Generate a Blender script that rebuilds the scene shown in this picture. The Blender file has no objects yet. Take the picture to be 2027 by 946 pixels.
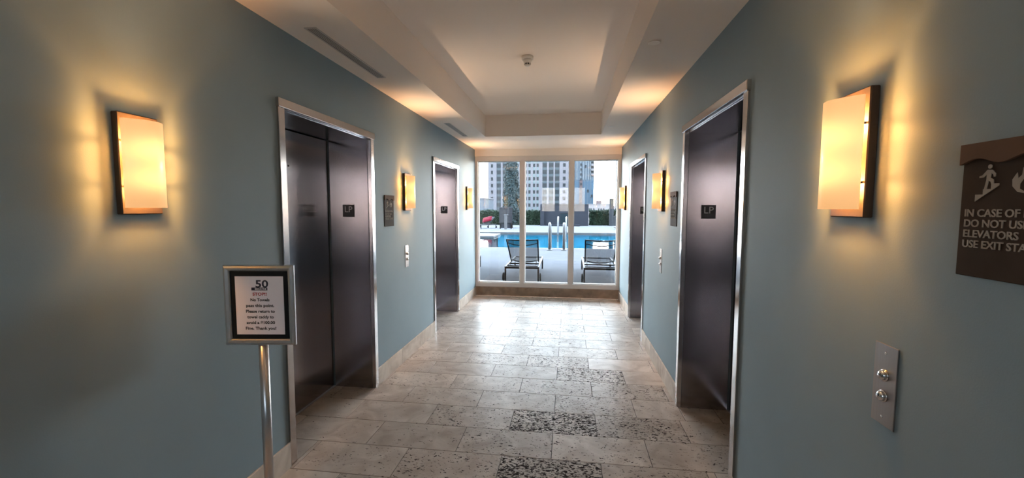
import bpy, math, random
from mathutils import Vector, Matrix

# ------------------------------------------------------------------ camera, world, exposure
S = bpy.context.scene
COL = S.collection
PI = math.pi
random.seed(7)

YAW, PITCH, ROLL, CAM_H, FPX = -0.1348, -0.0729, 0.0018, 1.555, 829.368
_f = Vector((math.sin(YAW) * math.cos(PITCH), math.cos(YAW) * math.cos(PITCH), math.sin(PITCH)))
_r = Vector((math.cos(YAW), -math.sin(YAW), 0))
_u = _r.cross(_f)
_r2 = _r * math.cos(ROLL) + _u * math.sin(ROLL)
_u2 = _u * math.cos(ROLL) - _r * math.sin(ROLL)
cam_data = bpy.data.cameras.new('camera')
cam = bpy.data.objects.new('camera', cam_data)
COL.objects.link(cam)
M = Matrix((_r2, _u2, -_f)).transposed().to_4x4()
M.translation = Vector((0, 0, CAM_H))
cam.matrix_world = M
cam_data.sensor_fit = 'HORIZONTAL'
cam_data.sensor_width = 36.0
cam_data.lens = 36.0 * FPX / 2027.0
cam_data.clip_start = 0.02
cam_data.clip_end = 2000
S.camera = cam

SKY = 24.0
world = bpy.data.worlds.new('sky')
S.world = world
world.use_nodes = True
wn, wl = world.node_tree.nodes, world.node_tree.links
wn.clear()
w_out = wn.new('ShaderNodeOutputWorld')
w_bg = wn.new('ShaderNodeBackground')
w_bg.inputs['Strength'].default_value = SKY
w_tc = wn.new('ShaderNodeTexCoord')
w_sep = wn.new('ShaderNodeSeparateXYZ')
w_ramp = wn.new('ShaderNodeValToRGB')
e = w_ramp.color_ramp.elements
e[0].position = 0.0
e[0].color = (0.98, 0.86, 0.74, 1)
e[1].position = 1.0
e[1].color = (0.55, 0.74, 1.0, 1)
for pos, c in ((0.04, (1.0, 0.93, 0.85, 1)), (0.10, (0.90, 0.95, 1.0, 1)), (0.35, (0.72, 0.86, 1.0, 1))):
    k = e.new(pos)
    k.color = c
wl.new(w_tc.outputs['Generated'], w_sep.inputs[0])
wl.new(w_sep.outputs['Z'], w_ramp.inputs[0])
wl.new(w_ramp.outputs[0], w_bg.inputs['Color'])
wl.new(w_bg.outputs[0], w_out.inputs[0])

S.view_settings.view_transform = 'Standard'
S.view_settings.look = 'None'
S.view_settings.exposure = 0.62
S.view_settings.gamma = 1.0
S.view_settings.use_curve_mapping = False
S.cycles.use_denoising = True
S.cycles.max_bounces = 10
S.cycles.diffuse_bounces = 6
S.cycles.glossy_bounces = 6
S.cycles.transparent_max_bounces = 24
S.cycles.sample_clamp_indirect = 0.0
S.cycles.caustics_reflective = False
S.cycles.caustics_refractive = False

SCONCE_W = 6.5           # watts of each of the two bulbs in a sconce
SCONCE_COL = (1.0, 0.46, 0.13)
CEIL_FILL_W = 13.0         # upward fill light added in each sconce

# ------------------------------------------------------------------ room dimensions
XL, XR = -1.65, 0.868
ZC, ZT = 2.58, 2.88
YF, YB = 7.287, -1.7
RECESS = 0.36
DH = 2.13
OPEN = ((2.27, 3.34), (5.01, 6.08))
DECK = 0.08


# ------------------------------------------------------------------ helpers
def srgb(r, g, b):
    f = lambda c: (c / 255 / 12.92) if c / 255 <= 0.04045 else ((c / 255 + 0.055) / 1.055) ** 2.4
    return (f(r), f(g), f(b), 1)


class MB:
    def __init__(self):
        self.v, self.f, self.sm = [], [], []

    def add(self, vs, fs, smooth=False):
        n = len(self.v)
        self.v += [tuple(p) for p in vs]
        self.f += [tuple(i + n for i in q) for q in fs]
        self.sm += [smooth] * len(fs)
        return self

    def box(self, x0, x1, y0, y1, z0, z1):
        x0, x1 = min(x0, x1), max(x0, x1)
        y0, y1 = min(y0, y1), max(y0, y1)
        z0, z1 = min(z0, z1), max(z0, z1)
        vs = [(x, y, z) for z in (z0, z1) for y in (y0, y1) for x in (x0, x1)]
        return self.add(vs, [(0, 2, 3, 1), (4, 5, 7, 6), (0, 1, 5, 4), (2, 6, 7, 3), (0, 4, 6, 2), (1, 3, 7, 5)])

    def cbox(self, x0, x1, y0, y1, z0, z1, c):
        """box whose vertical and horizontal edges are chamfered by c"""
        c = min(c, abs(x1 - x0) * .45, abs(y1 - y0) * .45, abs(z1 - z0) * .45)
        cx, cy, cz = (x0 + x1) / 2, (y0 + y1) / 2, (z0 + z1) / 2
        hx, hy, hz = abs(x1 - x0) / 2, abs(y1 - y0) / 2, abs(z1 - z0) / 2
        vs, idx = [], {}
        for sx in (-1, 1):
            for sy in (-1, 1):
                for sz in (-1, 1):
                    for ax in range(3):
                        h = [hx - c, hy - c, hz - c]
                        h[ax] += c
                        idx[(sx, sy, sz, ax)] = len(vs)
                        vs.append((cx + sx * h[0], cy + sy * h[1], cz + sz * h[2]))
        fs = []
        g = lambda *a: idx[a]
        for s in (-1, 1):
            fs.append([g(s, -1, -1, 0), g(s, 1, -1, 0), g(s, 1, 1, 0), g(s, -1, 1, 0)][::s])
            fs.append([g(1, s, -1, 1), g(-1, s, -1, 1), g(-1, s, 1, 1), g(1, s, 1, 1)][::s])
            fs.append([g(-1, -1, s, 2), g(1, -1, s, 2), g(1, 1, s, 2), g(-1, 1, s, 2)][::s])
        for a in (-1, 1):
            for b in (-1, 1):
                fs.append([g(a, b, -1, 0), g(a, b, -1, 1), g(a, b, 1, 1), g(a, b, 1, 0)][::a * b])
                fs.append([g(-1, a, b, 1), g(-1, a, b, 2), g(1, a, b, 2), g(1, a, b, 1)][::a * b])
                fs.append([g(a, -1, b, 2), g(a, -1, b, 0), g(a, 1, b, 0), g(a, 1, b, 2)][::a * b])
                for d in (-1, 1):
                    fs.append([g(a, b, d, 0), g(a, b, d, 1), g(a, b, d, 2)][::a * b * d])
        return self.add(vs, fs)

    def lathe(self, prof, o=(0, 0, 0), axis='z', n=24, smooth=True):
        """prof: list of (radius, height) from bottom to top"""
        vs, fs = [], []
        for r, h in prof:
            for i in range(n):
                a = 2 * PI * i / n
                p = (r * math.cos(a), r * math.sin(a), h)
                if axis == 'x':
                    p = (p[2], p[0], p[1])
                if axis == 'y':
                    p = (p[1], p[2], p[0])
                vs.append((p[0] + o[0], p[1] + o[1], p[2] + o[2]))
        for k in range(len(prof) - 1):
            for i in range(n):
                j = (i + 1) % n
                fs.append((k * n + i, k * n + j, (k + 1) * n + j, (k + 1) * n + i))
        self.add(vs, fs, smooth)
        m = len(self.v) - len(vs)
        self.f.append(tuple(m + i for i in range(n))[::-1])
        self.f.append(tuple(m + (len(prof) - 1) * n + i for i in range(n)))
        self.sm += [False, False]
        return self

    def tube(self, pts, r, n=8, smooth=True):
        pts = [Vector(p) for p in pts]
        rings = []
        prev = None
        for i, p in enumerate(pts):
            a = pts[max(i - 1, 0)]
            b = pts[min(i + 1, len(pts) - 1)]
            t = (b - a).normalized()
            if prev is None:
                up = Vector((0, 0, 1)) if abs(t.z) < .9 else Vector((1, 0, 0))
                u = t.cross(up).normalized()
            else:
                u = (prev - t * prev.dot(t)).normalized()
            prev = u
            w = t.cross(u)
            rings.append([p + u * (r * math.cos(2 * PI * k / n)) + w * (r * math.sin(2 * PI * k / n)) for k in range(n)])
        vs = [q for g in rings for q in g]
        fs = []
        for i in range(len(rings) - 1):
            for k in range(n):
                j = (k + 1) % n
                fs.append((i * n + k, i * n + j, (i + 1) * n + j, (i + 1) * n + k))
        self.add(vs, fs, smooth)
        m = len(self.v) - len(vs)
        self.f.append(tuple(m + i for i in range(n))[::-1])
        self.f.append(tuple(m + (len(rings) - 1) * n + i for i in range(n)))
        self.sm += [False, False]
        return self

    def bar(self, a, b, w, h, up=(0, 0, 1)):
        """rectangular bar from a to b, w across and h along up"""
        a, b = Vector(a), Vector(b)
        t = (b - a).normalized()
        u = t.cross(Vector(up)).normalized() * (w / 2)
        v = u.normalized().cross(t).normalized() * (h / 2)
        vs = []
        for p in (a, b):
            vs += [p - u - v, p + u - v, p + u + v, p - u + v]
        return self.add(vs, [(0, 1, 2, 3)[::-1], (4, 5, 6, 7), (0, 4, 5, 1)[::-1], (1, 5, 6, 2)[::-1], (2, 6, 7, 3)[::-1], (3, 7, 4, 0)[::-1]])

    def prism(self, poly, place, d0, d1):
        """2D polygon extruded between depth d0 and d1; place(a, b, d) gives the 3D point"""
        n = len(poly)
        vs = [place(a, b, d0) for a, b in poly] + [place(a, b, d1) for a, b in poly]
        fs = [tuple(range(n))[::-1], tuple(range(n, 2 * n))]
        for i in range(n):
            j = (i + 1) % n
            fs.append((i, j, n + j, n + i))
        return self.add(vs, fs)

    def mesh(self, name, mat):
        me = bpy.data.meshes.new(name)
        me.from_pydata([tuple(p) for p in self.v], [], self.f)
        me.polygons.foreach_set('use_smooth', self.sm)
        me.update()
        if mat:
            me.materials.append(mat)
        return me

    def build(self, name, mat, parent=None, loc=None, fix=False):
        me = self.mesh(name, mat)
        if fix:
            import bmesh
            bm = bmesh.new()
            bm.from_mesh(me)
            bmesh.ops.recalc_face_normals(bm, faces=bm.faces)
            bm.to_mesh(me)
            bm.free()
        return link(name, me, parent, loc)


def link(name, me, parent=None, loc=None):
    o = bpy.data.objects.new(name, me)
    COL.objects.link(o)
    if parent:
        o.parent = parent
    if loc:
        o.location = loc
    return o


def tag(o, label, cat, group=None):
    o['label'] = label
    o['category'] = cat
    if group:
        o['group'] = group
    return o


def struct(o, label=None):
    o['kind'] = 'structure'
    if label:
        o['label'] = label
    return o


def root(name, loc, rz=0.0):
    o = bpy.data.objects.new(name, None)
    COL.objects.link(o)
    o.location = loc
    o.rotation_euler = (0, 0, rz)
    o.empty_display_size = 0.1
    return o


def copy_tree(o, parent=None):
    c = o.copy()
    COL.objects.link(c)
    c.parent = parent
    for ch in list(o.children):
        copy_tree(ch, c)
    return c


def text_mesh(s, size, depth=0.0, align='LEFT', bold=0.0, spacing=1.0):
    cu = bpy.data.curves.new('lettering', 'FONT')
    cu.body = s
    cu.size = size
    cu.extrude = depth
    cu.align_x = align
    cu.offset = bold
    cu.space_character = spacing
    cu.resolution_u = 3
    ob = bpy.data.objects.new('lettering', cu)
    COL.objects.link(ob)
    bpy.context.view_layer.update()
    me = bpy.data.meshes.new_from_object(ob.evaluated_get(bpy.context.evaluated_depsgraph_get()))
    bpy.data.objects.remove(ob)
    bpy.data.curves.remove(cu)
    return me


def text(name, s, size, mat, parent, loc, rot, depth=0.0, align='LEFT', bold=0.0, width=None, spacing=1.0):
    me = text_mesh(s, size, depth, align, bold, spacing)
    me.name = name
    me.materials.clear()
    me.materials.append(mat)
    if width:
        xs = [v.co.x for v in me.vertices]
        k = width / (max(xs) - min(xs))
        for v in me.vertices:
            v.co.x *= k
    o = link(name, me, parent, loc)
    o.rotation_euler = rot
    return o


# ------------------------------------------------------------------ materials
def mat_new(name):
    m = bpy.data.materials.new(name)
    m.use_nodes = True
    return m, m.node_tree.nodes, m.node_tree.links, m.node_tree.nodes['Principled BSDF']


EXT = .080                # reflectance scale of the outdoor finishes under that sky


def ext(r, g, b):
    return (r * EXT, g * EXT, b * EXT, 1)


def pmat(name, col, rough=.5, metal=0.0, spec=.5, noise=0.0, nscale=6.0, bump=0.0, bscale=150.0, coat=0.0):
    m, n, l, b = mat_new(name)
    b.inputs['Base Color'].default_value = col
    b.inputs['Roughness'].default_value = rough
    b.inputs['Metallic'].default_value = metal
    b.inputs['Specular IOR Level'].default_value = spec
    b.inputs['Coat Weight'].default_value = coat
    if noise or bump:
        tc = n.new('ShaderNodeTexCoord')
    if noise:
        t = n.new('ShaderNodeTexNoise')
        t.inputs['Scale'].default_value = nscale
        t.inputs['Detail'].default_value = 5
        r = n.new('ShaderNodeValToRGB')
        r.color_ramp.elements[0].position = .3
        r.color_ramp.elements[1].position = .7
        r.color_ramp.elements[0].color = tuple(c * (1 - noise) for c in col[:3]) + (1,)
        r.color_ramp.elements[1].color = tuple(min(1, c * (1 + noise)) for c in col[:3]) + (1,)
        l.new(tc.outputs['Object'], t.inputs['Vector'])
        l.new(t.outputs[0], r.inputs[0])
        l.new(r.outputs[0], b.inputs['Base Color'])
    if bump:
        t2 = n.new('ShaderNodeTexNoise')
        t2.inputs['Scale'].default_value = bscale
        t2.inputs['Detail'].default_value = 3
        bp = n.new('ShaderNodeBump')
        bp.inputs['Strength'].default_value = bump
        bp.inputs['Distance'].default_value = .002
        l.new(tc.outputs['Object'], t2.inputs['Vector'])
        l.new(t2.outputs[0], bp.inputs['Height'])
        l.new(bp.outputs[0], b.inputs['Normal'])
    return m


def steel(name, col, rough, aniso=0.0, streak=0.08):
    """brushed steel, vertical grain"""
    m, n, l, b = mat_new(name)
    b.inputs['Metallic'].default_value = 1.0
    b.inputs['Roughness'].default_value = rough
    b.inputs['Anisotropic'].default_value = aniso
    if aniso:
        g = n.new('ShaderNodeNewGeometry')
        t = n.new('ShaderNodeVectorMath')
        t.operation = 'CROSS_PRODUCT'
        t.inputs[1].default_value = (.02, .02, 1.0)
        l.new(g.outputs['Normal'], t.inputs[0])
        l.new(t.outputs[0], b.inputs['Tangent'])
    tc = n.new('ShaderNodeTexCoord')
    mp = n.new('ShaderNodeMapping')
    mp.inputs['Scale'].default_value = (160, 160, 1.2)
    ns = n.new('ShaderNodeTexNoise')
    ns.inputs['Scale'].default_value = 1.0
    ns.inputs['Detail'].default_value = 4
    r = n.new('ShaderNodeValToRGB')
    r.color_ramp.elements[0].color = tuple(c * (1 - streak) for c in col[:3]) + (1,)
    r.color_ramp.elements[1].color = tuple(min(1, c * (1 + streak)) for c in col[:3]) + (1,)
    l.new(tc.outputs['Object'], mp.inputs[0])
    l.new(mp.outputs[0], ns.inputs['Vector'])
    l.new(ns.outputs[0], r.inputs[0])
    l.new(r.outputs[0], b.inputs['Base Color'])
    return m


def stone(name, c_lo, c_hi, rough, pits=True, scale=1.0):
    """travertine: cloudy beige with dark elongated pits; objects set their own ['pit'] amount"""
    m, n, l, b = mat_new(name)
    tc = n.new('ShaderNodeTexCoord')
    geo = n.new('ShaderNodeNewGeometry')
    info = n.new('ShaderNodeObjectInfo')
    off = n.new('ShaderNodeVectorMath')
    off.operation = 'SCALE'
    cmb = n.new('ShaderNodeCombineXYZ')
    for i in range(3):
        l.new(info.outputs['Random'], cmb.inputs[i])
    l.new(cmb.outputs[0], off.inputs[0])
    off.inputs['Scale'].default_value = 37.0
    add = n.new('ShaderNodeVectorMath')
    l.new(geo.outputs['Position'], add.inputs[0])
    l.new(off.outputs[0], add.inputs[1])
    big = n.new('ShaderNodeTexNoise')
    big.inputs['Scale'].default_value = 5.0 * scale
    big.inputs['Detail'].default_value = 6
    big.inputs['Distortion'].default_value = 1.2
    l.new(add.outputs[0], big.inputs['Vector'])
    r = n.new('ShaderNodeValToRGB')
    r.color_ramp.elements[0].position = .3
    r.color_ramp.elements[1].position = .72
    r.color_ramp.elements[0].color = c_lo
    r.color_ramp.elements[1].color = c_hi
    l.new(big.outputs[0], r.inputs[0])
    hsv = n.new('ShaderNodeHueSaturation')
    mr = n.new('ShaderNodeMapRange')
    mr.inputs['To Min'].default_value = .88
    mr.inputs['To Max'].default_value = 1.08
    l.new(info.outputs['Random'], mr.inputs[0])
    l.new(mr.outputs[0], hsv.inputs['Value'])
    l.new(r.outputs[0], hsv.inputs['Color'])
    b.inputs['Roughness'].default_value = rough
    b.inputs['Specular IOR Level'].default_value = .05
    if pits:
        mp = n.new('ShaderNodeMapping')
        mp.inputs['Scale'].default_value = (42 * scale, 76 * scale, 50)
        l.new(add.outputs[0], mp.inputs[0])
        pn = n.new('ShaderNodeTexNoise')
        pn.inputs['Scale'].default_value = 1.0
        pn.inputs['Detail'].default_value = 5
        pn.inputs['Distortion'].default_value = 1.0
        l.new(mp.outputs[0], pn.inputs['Vector'])
        at = n.new('ShaderNodeAttribute')
        at.attribute_type = 'OBJECT'
        at.attribute_name = 'pit'
        # cluster the pits with a broader noise
        cl = n.new('ShaderNodeTexNoise')
        cl.inputs['Scale'].default_value = 9.0
        l.new(add.outputs[0], cl.inputs['Vector'])
        th = n.new('ShaderNodeMath')
        th.operation = 'MULTIPLY_ADD'          # threshold = 0.70 - 0.16 * pit
        th.inputs[1].default_value = -.17
        th.inputs[2].default_value = .74
        l.new(at.outputs['Fac'], th.inputs[0])
        th2 = n.new('ShaderNodeMath')
        th2.operation = 'MULTIPLY_ADD'
        th2.inputs[1].default_value = -.16
        l.new(cl.outputs[0], th2.inputs[0])
        l.new(th.outputs[0], th2.inputs[2])
        th3 = n.new('ShaderNodeMath')
        th3.operation = 'ADD'
        th3.inputs[1].default_value = .045
        l.new(th2.outputs[0], th3.inputs[0])
        ss = n.new('ShaderNodeMapRange')
        ss.interpolation_type = 'SMOOTHSTEP'
        l.new(pn.outputs[0], ss.inputs[0])
        l.new(th2.outputs[0], ss.inputs[1])
        l.new(th3.outputs[0], ss.inputs[2])
        mix = n.new('ShaderNodeMix')
        mix.data_type = 'RGBA'
        l.new(ss.outputs[0], mix.inputs[0])
        l.new(hsv.outputs[0], mix.inputs[6])
        mix.inputs[7].default_value = srgb(52, 45, 42)
        l.new(mix.outputs[2], b.inputs['Base Color'])
        rr = n.new('ShaderNodeMath')
        rr.operation = 'MULTIPLY_ADD'
        rr.inputs[1].default_value = .5
        rr.inputs[2].default_value = rough
        l.new(ss.outputs[0], rr.inputs[0])
        l.new(rr.outputs[0], b.inputs['Roughness'])
        bp = n.new('ShaderNodeBump')
        bp.invert = True
        bp.inputs['Strength'].default_value = .6
        bp.inputs['Distance'].default_value = .003
        l.new(ss.outputs[0], bp.inputs['Height'])
        l.new(bp.outputs[0], b.inputs['Normal'])
    else:
        l.new(hsv.outputs[0], b.inputs['Base Color'])
    return m


def glass_mat(name, tint, ior):
    m = bpy.data.materials.new(name)
    m.use_nodes = True
    n, l = m.node_tree.nodes, m.node_tree.links
    n.clear()
    out = n.new('ShaderNodeOutputMaterial')
    t = n.new('ShaderNodeBsdfTransparent')
    t.inputs[0].default_value = tint
    g = n.new('ShaderNodeBsdfGlossy')
    g.inputs['Roughness'].default_value = 0.0
    fr = n.new('ShaderNodeFresnel')
    # a thin pane: the same reflectance on the way in and on the way out
    geo = n.new('ShaderNodeNewGeometry')
    mr = n.new('ShaderNodeMapRange')
    mr.inputs['To Min'].default_value = ior
    mr.inputs['To Max'].default_value = 1 / ior
    l.new(geo.outputs['Backfacing'], mr.inputs[0])
    l.new(mr.outputs[0], fr.inputs[0])
    mx = n.new('ShaderNodeMixShader')
    l.new(fr.outputs[0], mx.inputs[0])
    l.new(t.outputs[0], mx.inputs[1])
    l.new(g.outputs[0], mx.inputs[2])
    l.new(mx.outputs[0], out.inputs[0])
    return m


def water_mat():
    m = bpy.data.materials.new('pool water')
    m.use_nodes = True
    n, l = m.node_tree.nodes, m.node_tree.links
    n.clear()
    out = n.new('ShaderNodeOutputMaterial')
    t = n.new('ShaderNodeBsdfTransparent')
    t.inputs[0].default_value = (.55, .86, .95, 1)
    g = n.new('ShaderNodeBsdfGlossy')
    g.inputs['Roughness'].default_value = 0.02
    fr = n.new('ShaderNodeFresnel')
    fr.inputs[0].default_value = 1.25
    tc = n.new('ShaderNodeTexCoord')
    ns = n.new('ShaderNodeTexNoise')
    ns.inputs['Scale'].default_value = 1.6
    ns.inputs['Detail'].default_value = 3
    bp = n.new('ShaderNodeBump')
    bp.inputs['Strength'].default_value = .12
    bp.inputs['Distance'].default_value = .05
    l.new(tc.outputs['Object'], ns.inputs['Vector'])
    l.new(ns.outputs[0], bp.inputs['Height'])
    l.new(bp.outputs[0], g.inputs['Normal'])
    mx = n.new('ShaderNodeMixShader')
    l.new(fr.outputs[0], mx.inputs[0])
    l.new(t.outputs[0], mx.inputs[1])
    l.new(g.outputs[0], mx.inputs[2])
    l.new(mx.outputs[0], out.inputs[0])
    return m


def shade_mat():
    """frosted glass lamp shade: glows, brightest in front of its two bulbs"""
    m, n, l, b = mat_new('glowing frosted shade')
    tc = n.new('ShaderNodeTexCoord')
    sep = n.new('ShaderNodeSeparateXYZ')
    l.new(tc.outputs['Object'], sep.inputs[0])
    tot = None
    for zc in (-.052, .052):
        parts = []
        for ax, c, w in (('Y', 0, .085), ('Z', zc, .050)):
            s = n.new('ShaderNodeMath')
            s.operation = 'MULTIPLY_ADD'
            s.inputs[1].default_value = 1 / w
            s.inputs[2].default_value = -c / w
            l.new(sep.outputs[ax], s.inputs[0])
            q = n.new('ShaderNodeMath')
            q.operation = 'POWER'
            q.inputs[1].default_value = 2
            ab = n.new('ShaderNodeMath')
            ab.operation = 'ABSOLUTE'
            l.new(s.outputs[0], ab.inputs[0])
            l.new(ab.outputs[0], q.inputs[0])
            parts.append(q)
        a = n.new('ShaderNodeMath')
        l.new(parts[0].outputs[0], a.inputs[0])
        l.new(parts[1].outputs[0], a.inputs[1])
        ng = n.new('ShaderNodeMath')
        ng.operation = 'MULTIPLY'
        ng.inputs[1].default_value = -1
        l.new(a.outputs[0], ng.inputs[0])
        ex = n.new('ShaderNodeMath')
        ex.operation = 'EXPONENT'
        l.new(ng.outputs[0], ex.inputs[0])
        if tot is None:
            tot = ex
        else:
            s2 = n.new('ShaderNodeMath')
            l.new(tot.outputs[0], s2.inputs[0])
            l.new(ex.outputs[0], s2.inputs[1])
            tot = s2
    r = n.new('ShaderNodeValToRGB')
    el = r.color_ramp.elements
    el[0].position = 0.0
    el[0].color = (.95, .47, .17, 1)
    el[1].position = 1.0
    el[1].color = (1.0, .90, .28, 1)
    k = el.new(.45)
    k.color = (1.0, .66, .24, 1)
    l.new(tot.outputs[0], r.inputs[0])
    st = n.new('ShaderNodeMath')
    st.operation = 'MULTIPLY_ADD'
    st.inputs[1].default_value = .30
    st.inputs[2].default_value = .58
    l.new(tot.outputs[0], st.inputs[0])
    b.inputs['Base Color'].default_value = (.6, .5, .36, 1)
    b.inputs['Roughness'].default_value = .35
    l.new(r.outputs[0], b.inputs['Emission Color'])
    l.new(st.outputs[0], b.inputs['Emission Strength'])
    return m


WALL = pmat('teal wall paint', (.24, .308, .342, 1), rough=.6, spec=.12, noise=.03, nscale=2.5, bump=.12, bscale=220)
CEIL = pmat('warm white ceiling paint', (.92, .81, .72, 1), rough=.75, spec=.2, bump=.05, bscale=260)
FRAMEP = pmat('taupe painted metal window frame', (.72, .64, .59, 1), rough=.4, spec=.4)
BEAD = pmat('white glazing bead', (.5, .5, .5, 1), rough=.35)
STEEL = steel('brushed stainless steel', (.64, .61, .60, 1), .17, .6)
STEEL_D = steel('dark brushed elevator steel', (.40, .375, .39, 1), .17, .8, .06)
PLATE_ST = steel('dull steel plate', (.36, .33, .32, 1), .34, .3)
CHROME = steel('polished chrome', (.72, .72, .73, 1), .12)
ALU = steel('satin aluminium', (.62, .61, .61, 1), .28)
BLACK = pmat('black gap', (.008, .008, .008, 1), rough=.8)
TILE = stone('travertine floor tile', srgb(178, 163, 150), srgb(214, 202, 191), .36)
BASE = stone('travertine skirting stone', srgb(180, 164, 150), srgb(212, 199, 186), .45, pits=False)
CURB = pmat('rough brown limestone curb', srgb(150, 126, 106), rough=.7, noise=.3, nscale=9, bump=.5, bscale=60)
GROUT = pmat('dark grey grout', srgb(70, 62, 58), rough=.8, noise=.2, nscale=30)
BRONZE = pmat('dark bronze metal', (.045, .028, .018, 1), rough=.6, metal=.15, noise=.15, nscale=20)
SHADE = shade_mat()
LAMPGLASS = pmat('ceiling lamp lens', (.8, .8, .8, 1), rough=.4)
PLATE_BLK = pmat('black engraved plate', (.006, .006, .007, 1), rough=.35)
WHITE_INK = pmat('white lettering', (.72, .72, .72, 1), rough=.5)
SIGNP = pmat('bronze brown sign plate', (.05, .033, .024, 1), rough=.7, spec=.06, noise=.15, nscale=12)
SIGNCAP = pmat('lighter bronze sign cap', (.15, .085, .055, 1), rough=.7, spec=.06, noise=.12, nscale=10)
SIGNTXT = pmat('raised beige lettering', (.36, .31, .26, 1), rough=.7, spec=.06)
MAT_BLK = pmat('black sign mat', (.008, .008, .009, 1), rough=.25)
PAPER = pmat('white paper', (.93, .88, .92, 1), rough=.55, spec=.3)
INK = pmat('black print', (.018, .016, .02, 1), rough=.6)
INK_RED = pmat('red print', (.42, .03, .03, 1), rough=.6)
INK_NAVY = pmat('dark purple grey print', (.035, .03, .05, 1), rough=.6)
GLASS = glass_mat('window glass', (.97, .985, .98, 1), 1.62)
GLASS_B = glass_mat('tinted rear window glass', (.37, .375, .38, 1), 1.5)
VENT = pmat('white diffuser metal', (.60, .55, .50, 1), rough=.5)
VENT_D = pmat('grey diffuser slot', (.20, .18, .175, 1), rough=.6)
WPLASTIC = pmat('white plastic', (.72, .68, .63, 1), rough=.4)
CAP_PL = pmat('cream sprinkler cap', (.92, .84, .76, 1), rough=.5)
DKPL = pmat('dark plastic', (.03, .03, .03, 1), rough=.5)
DECKM = pmat('pale stone pool deck', ext(.62, .61, .635), spec=.0, rough=.65, noise=.08, nscale=1.3, bump=.2, bscale=20)
COPING = pmat('pool coping', ext(.42, .42, .44), spec=.03, rough=.5, noise=.06, nscale=3)
BASIN = pmat('pool basin mosaic', ext(1.0, 3.9, 4.7), spec=.03, rough=.5, noise=.12, nscale=1.0)
WATER = water_mat()
CHFR = pmat('dark grey aluminium chair frame', ext(.055, .053, .06), spec=.03, rough=.4, metal=.4)
WHEEL = pmat('black rubber wheel', ext(.02, .02, .022), spec=.03, rough=.6)
RAILM = pmat('white stainless pool rail', ext(.72, .73, .76), spec=.03, rough=.25)
LEAF1 = pmat('hedge leaves', ext(.06, .11, .065), spec=.03, rough=.6, noise=.5, nscale=3)
LEAF2 = pmat('cypress foliage', ext(.15, .22, .235), spec=.03, rough=.65, noise=.4, nscale=2)  # haze is put into this colour, lightened and blued
BARK = pmat('brown bark', ext(.06, .04, .03), spec=.03, rough=.8)
SLATE = pmat('charcoal slate cladding', ext(.13, .145, .19), spec=.03, rough=.55, noise=.15, nscale=4)
SLATE2 = pmat('blue grey render', ext(.15, .17, .20), spec=.03, rough=.6, noise=.1, nscale=3)
DOORBL = pmat('blue grey panel', ext(.07, .11, .14), spec=.03, rough=.4)
REDC = pmat('crimson cushion fabric', ext(.50, .03, .07), spec=.03, rough=.8, noise=.15, nscale=40)
POSTW = pmat('white outdoor enamel', ext(.40, .41, .44), rough=.5, spec=.1)
BOARD_INK = pmat('white board lettering', ext(.30, .30, .32), rough=.6, spec=.1)
BOARD = pmat('grey notice board', ext(.12, .125, .15), spec=.03, rough=.5)
BW = pmat('white tower cladding', ext(.42, .44, .52), spec=.03, rough=.6, noise=.05, nscale=.05)
BW2 = pmat('white low building render', ext(.55, .55, .60), spec=.03, rough=.7)
BWIN = pmat('dark tower window', ext(.06, .085, .11), spec=.03, rough=.15)
BSPAN = pmat('pale blue spandrel', ext(.34, .46, .52), spec=.03, rough=.3)
BGL = pmat('blue tower glass', ext(.16, .30, .46), spec=.03, rough=.12, noise=.12, nscale=.12)
BGL2 = pmat('pale tower glass fin', ext(.50, .60, .70), spec=.03, rough=.3)
BPINK = pmat('pink grey stone strip', ext(.34, .27, .29), spec=.03, rough=.6)
BGREY = pmat('blue grey warehouse wall', ext(.26, .33, .42), spec=.03, rough=.7)
CITY = pmat('grey city ground', ext(.12, .12, .13), spec=.03, rough=.9)


def sling_mat():
    m = bpy.data.materials.new('grey mesh sling')
    m.use_nodes = True
    n, l = m.node_tree.nodes, m.node_tree.links
    b = n['Principled BSDF']
    b.inputs['Base Color'].default_value = ext(.20, .20, .24)
    b.inputs['Specular IOR Level'].default_value = .05
    b.inputs['Roughness'].default_value = .7
    t = n.new('ShaderNodeBsdfTransparent')
    mx = n.new('ShaderNodeMixShader')
    mx.inputs[0].default_value = .68
    l.new(t.outputs[0], mx.inputs[1])
    l.new(b.outputs[0], mx.inputs[2])
    l.new(mx.outputs[0], n['Material Output'].inputs[0])
    return m


SLING = sling_mat()

# ------------------------------------------------------------------ structure: walls
WT = 0.55                                       # wall thickness, deep enough for the lift recesses


def side_wall(name, x0, sgn, label):
    """x0 = room face, sgn = direction into the wall"""
    m = MB()
    xo = x0 + sgn * WT
    ys = [YB - .3] + [y for o in OPEN for y in o] + [YF + .25]
    for i in range(0, len(ys), 2):
        m.box(x0, xo, ys[i], ys[i + 1], -.3, 3.3)
    for a, b in OPEN:
        m.box(x0, xo, a, b, DH + .004, 3.3)
        m.box(x0 + sgn * (RECESS + .075), xo, a, b, -.3, DH + .004)
    return struct(m.build(name, WALL), label)


side_wall('wall_left', XL, -1, 'teal painted left wall of the lift lobby')
side_wall('wall_right', XR, 1, 'teal painted right wall of the lift lobby')

m = MB().box(XL, XR, YF, YF + .2, 2.463, ZC)
struct(m.build('wall_far', CEIL), 'cream header above the far window')

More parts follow.
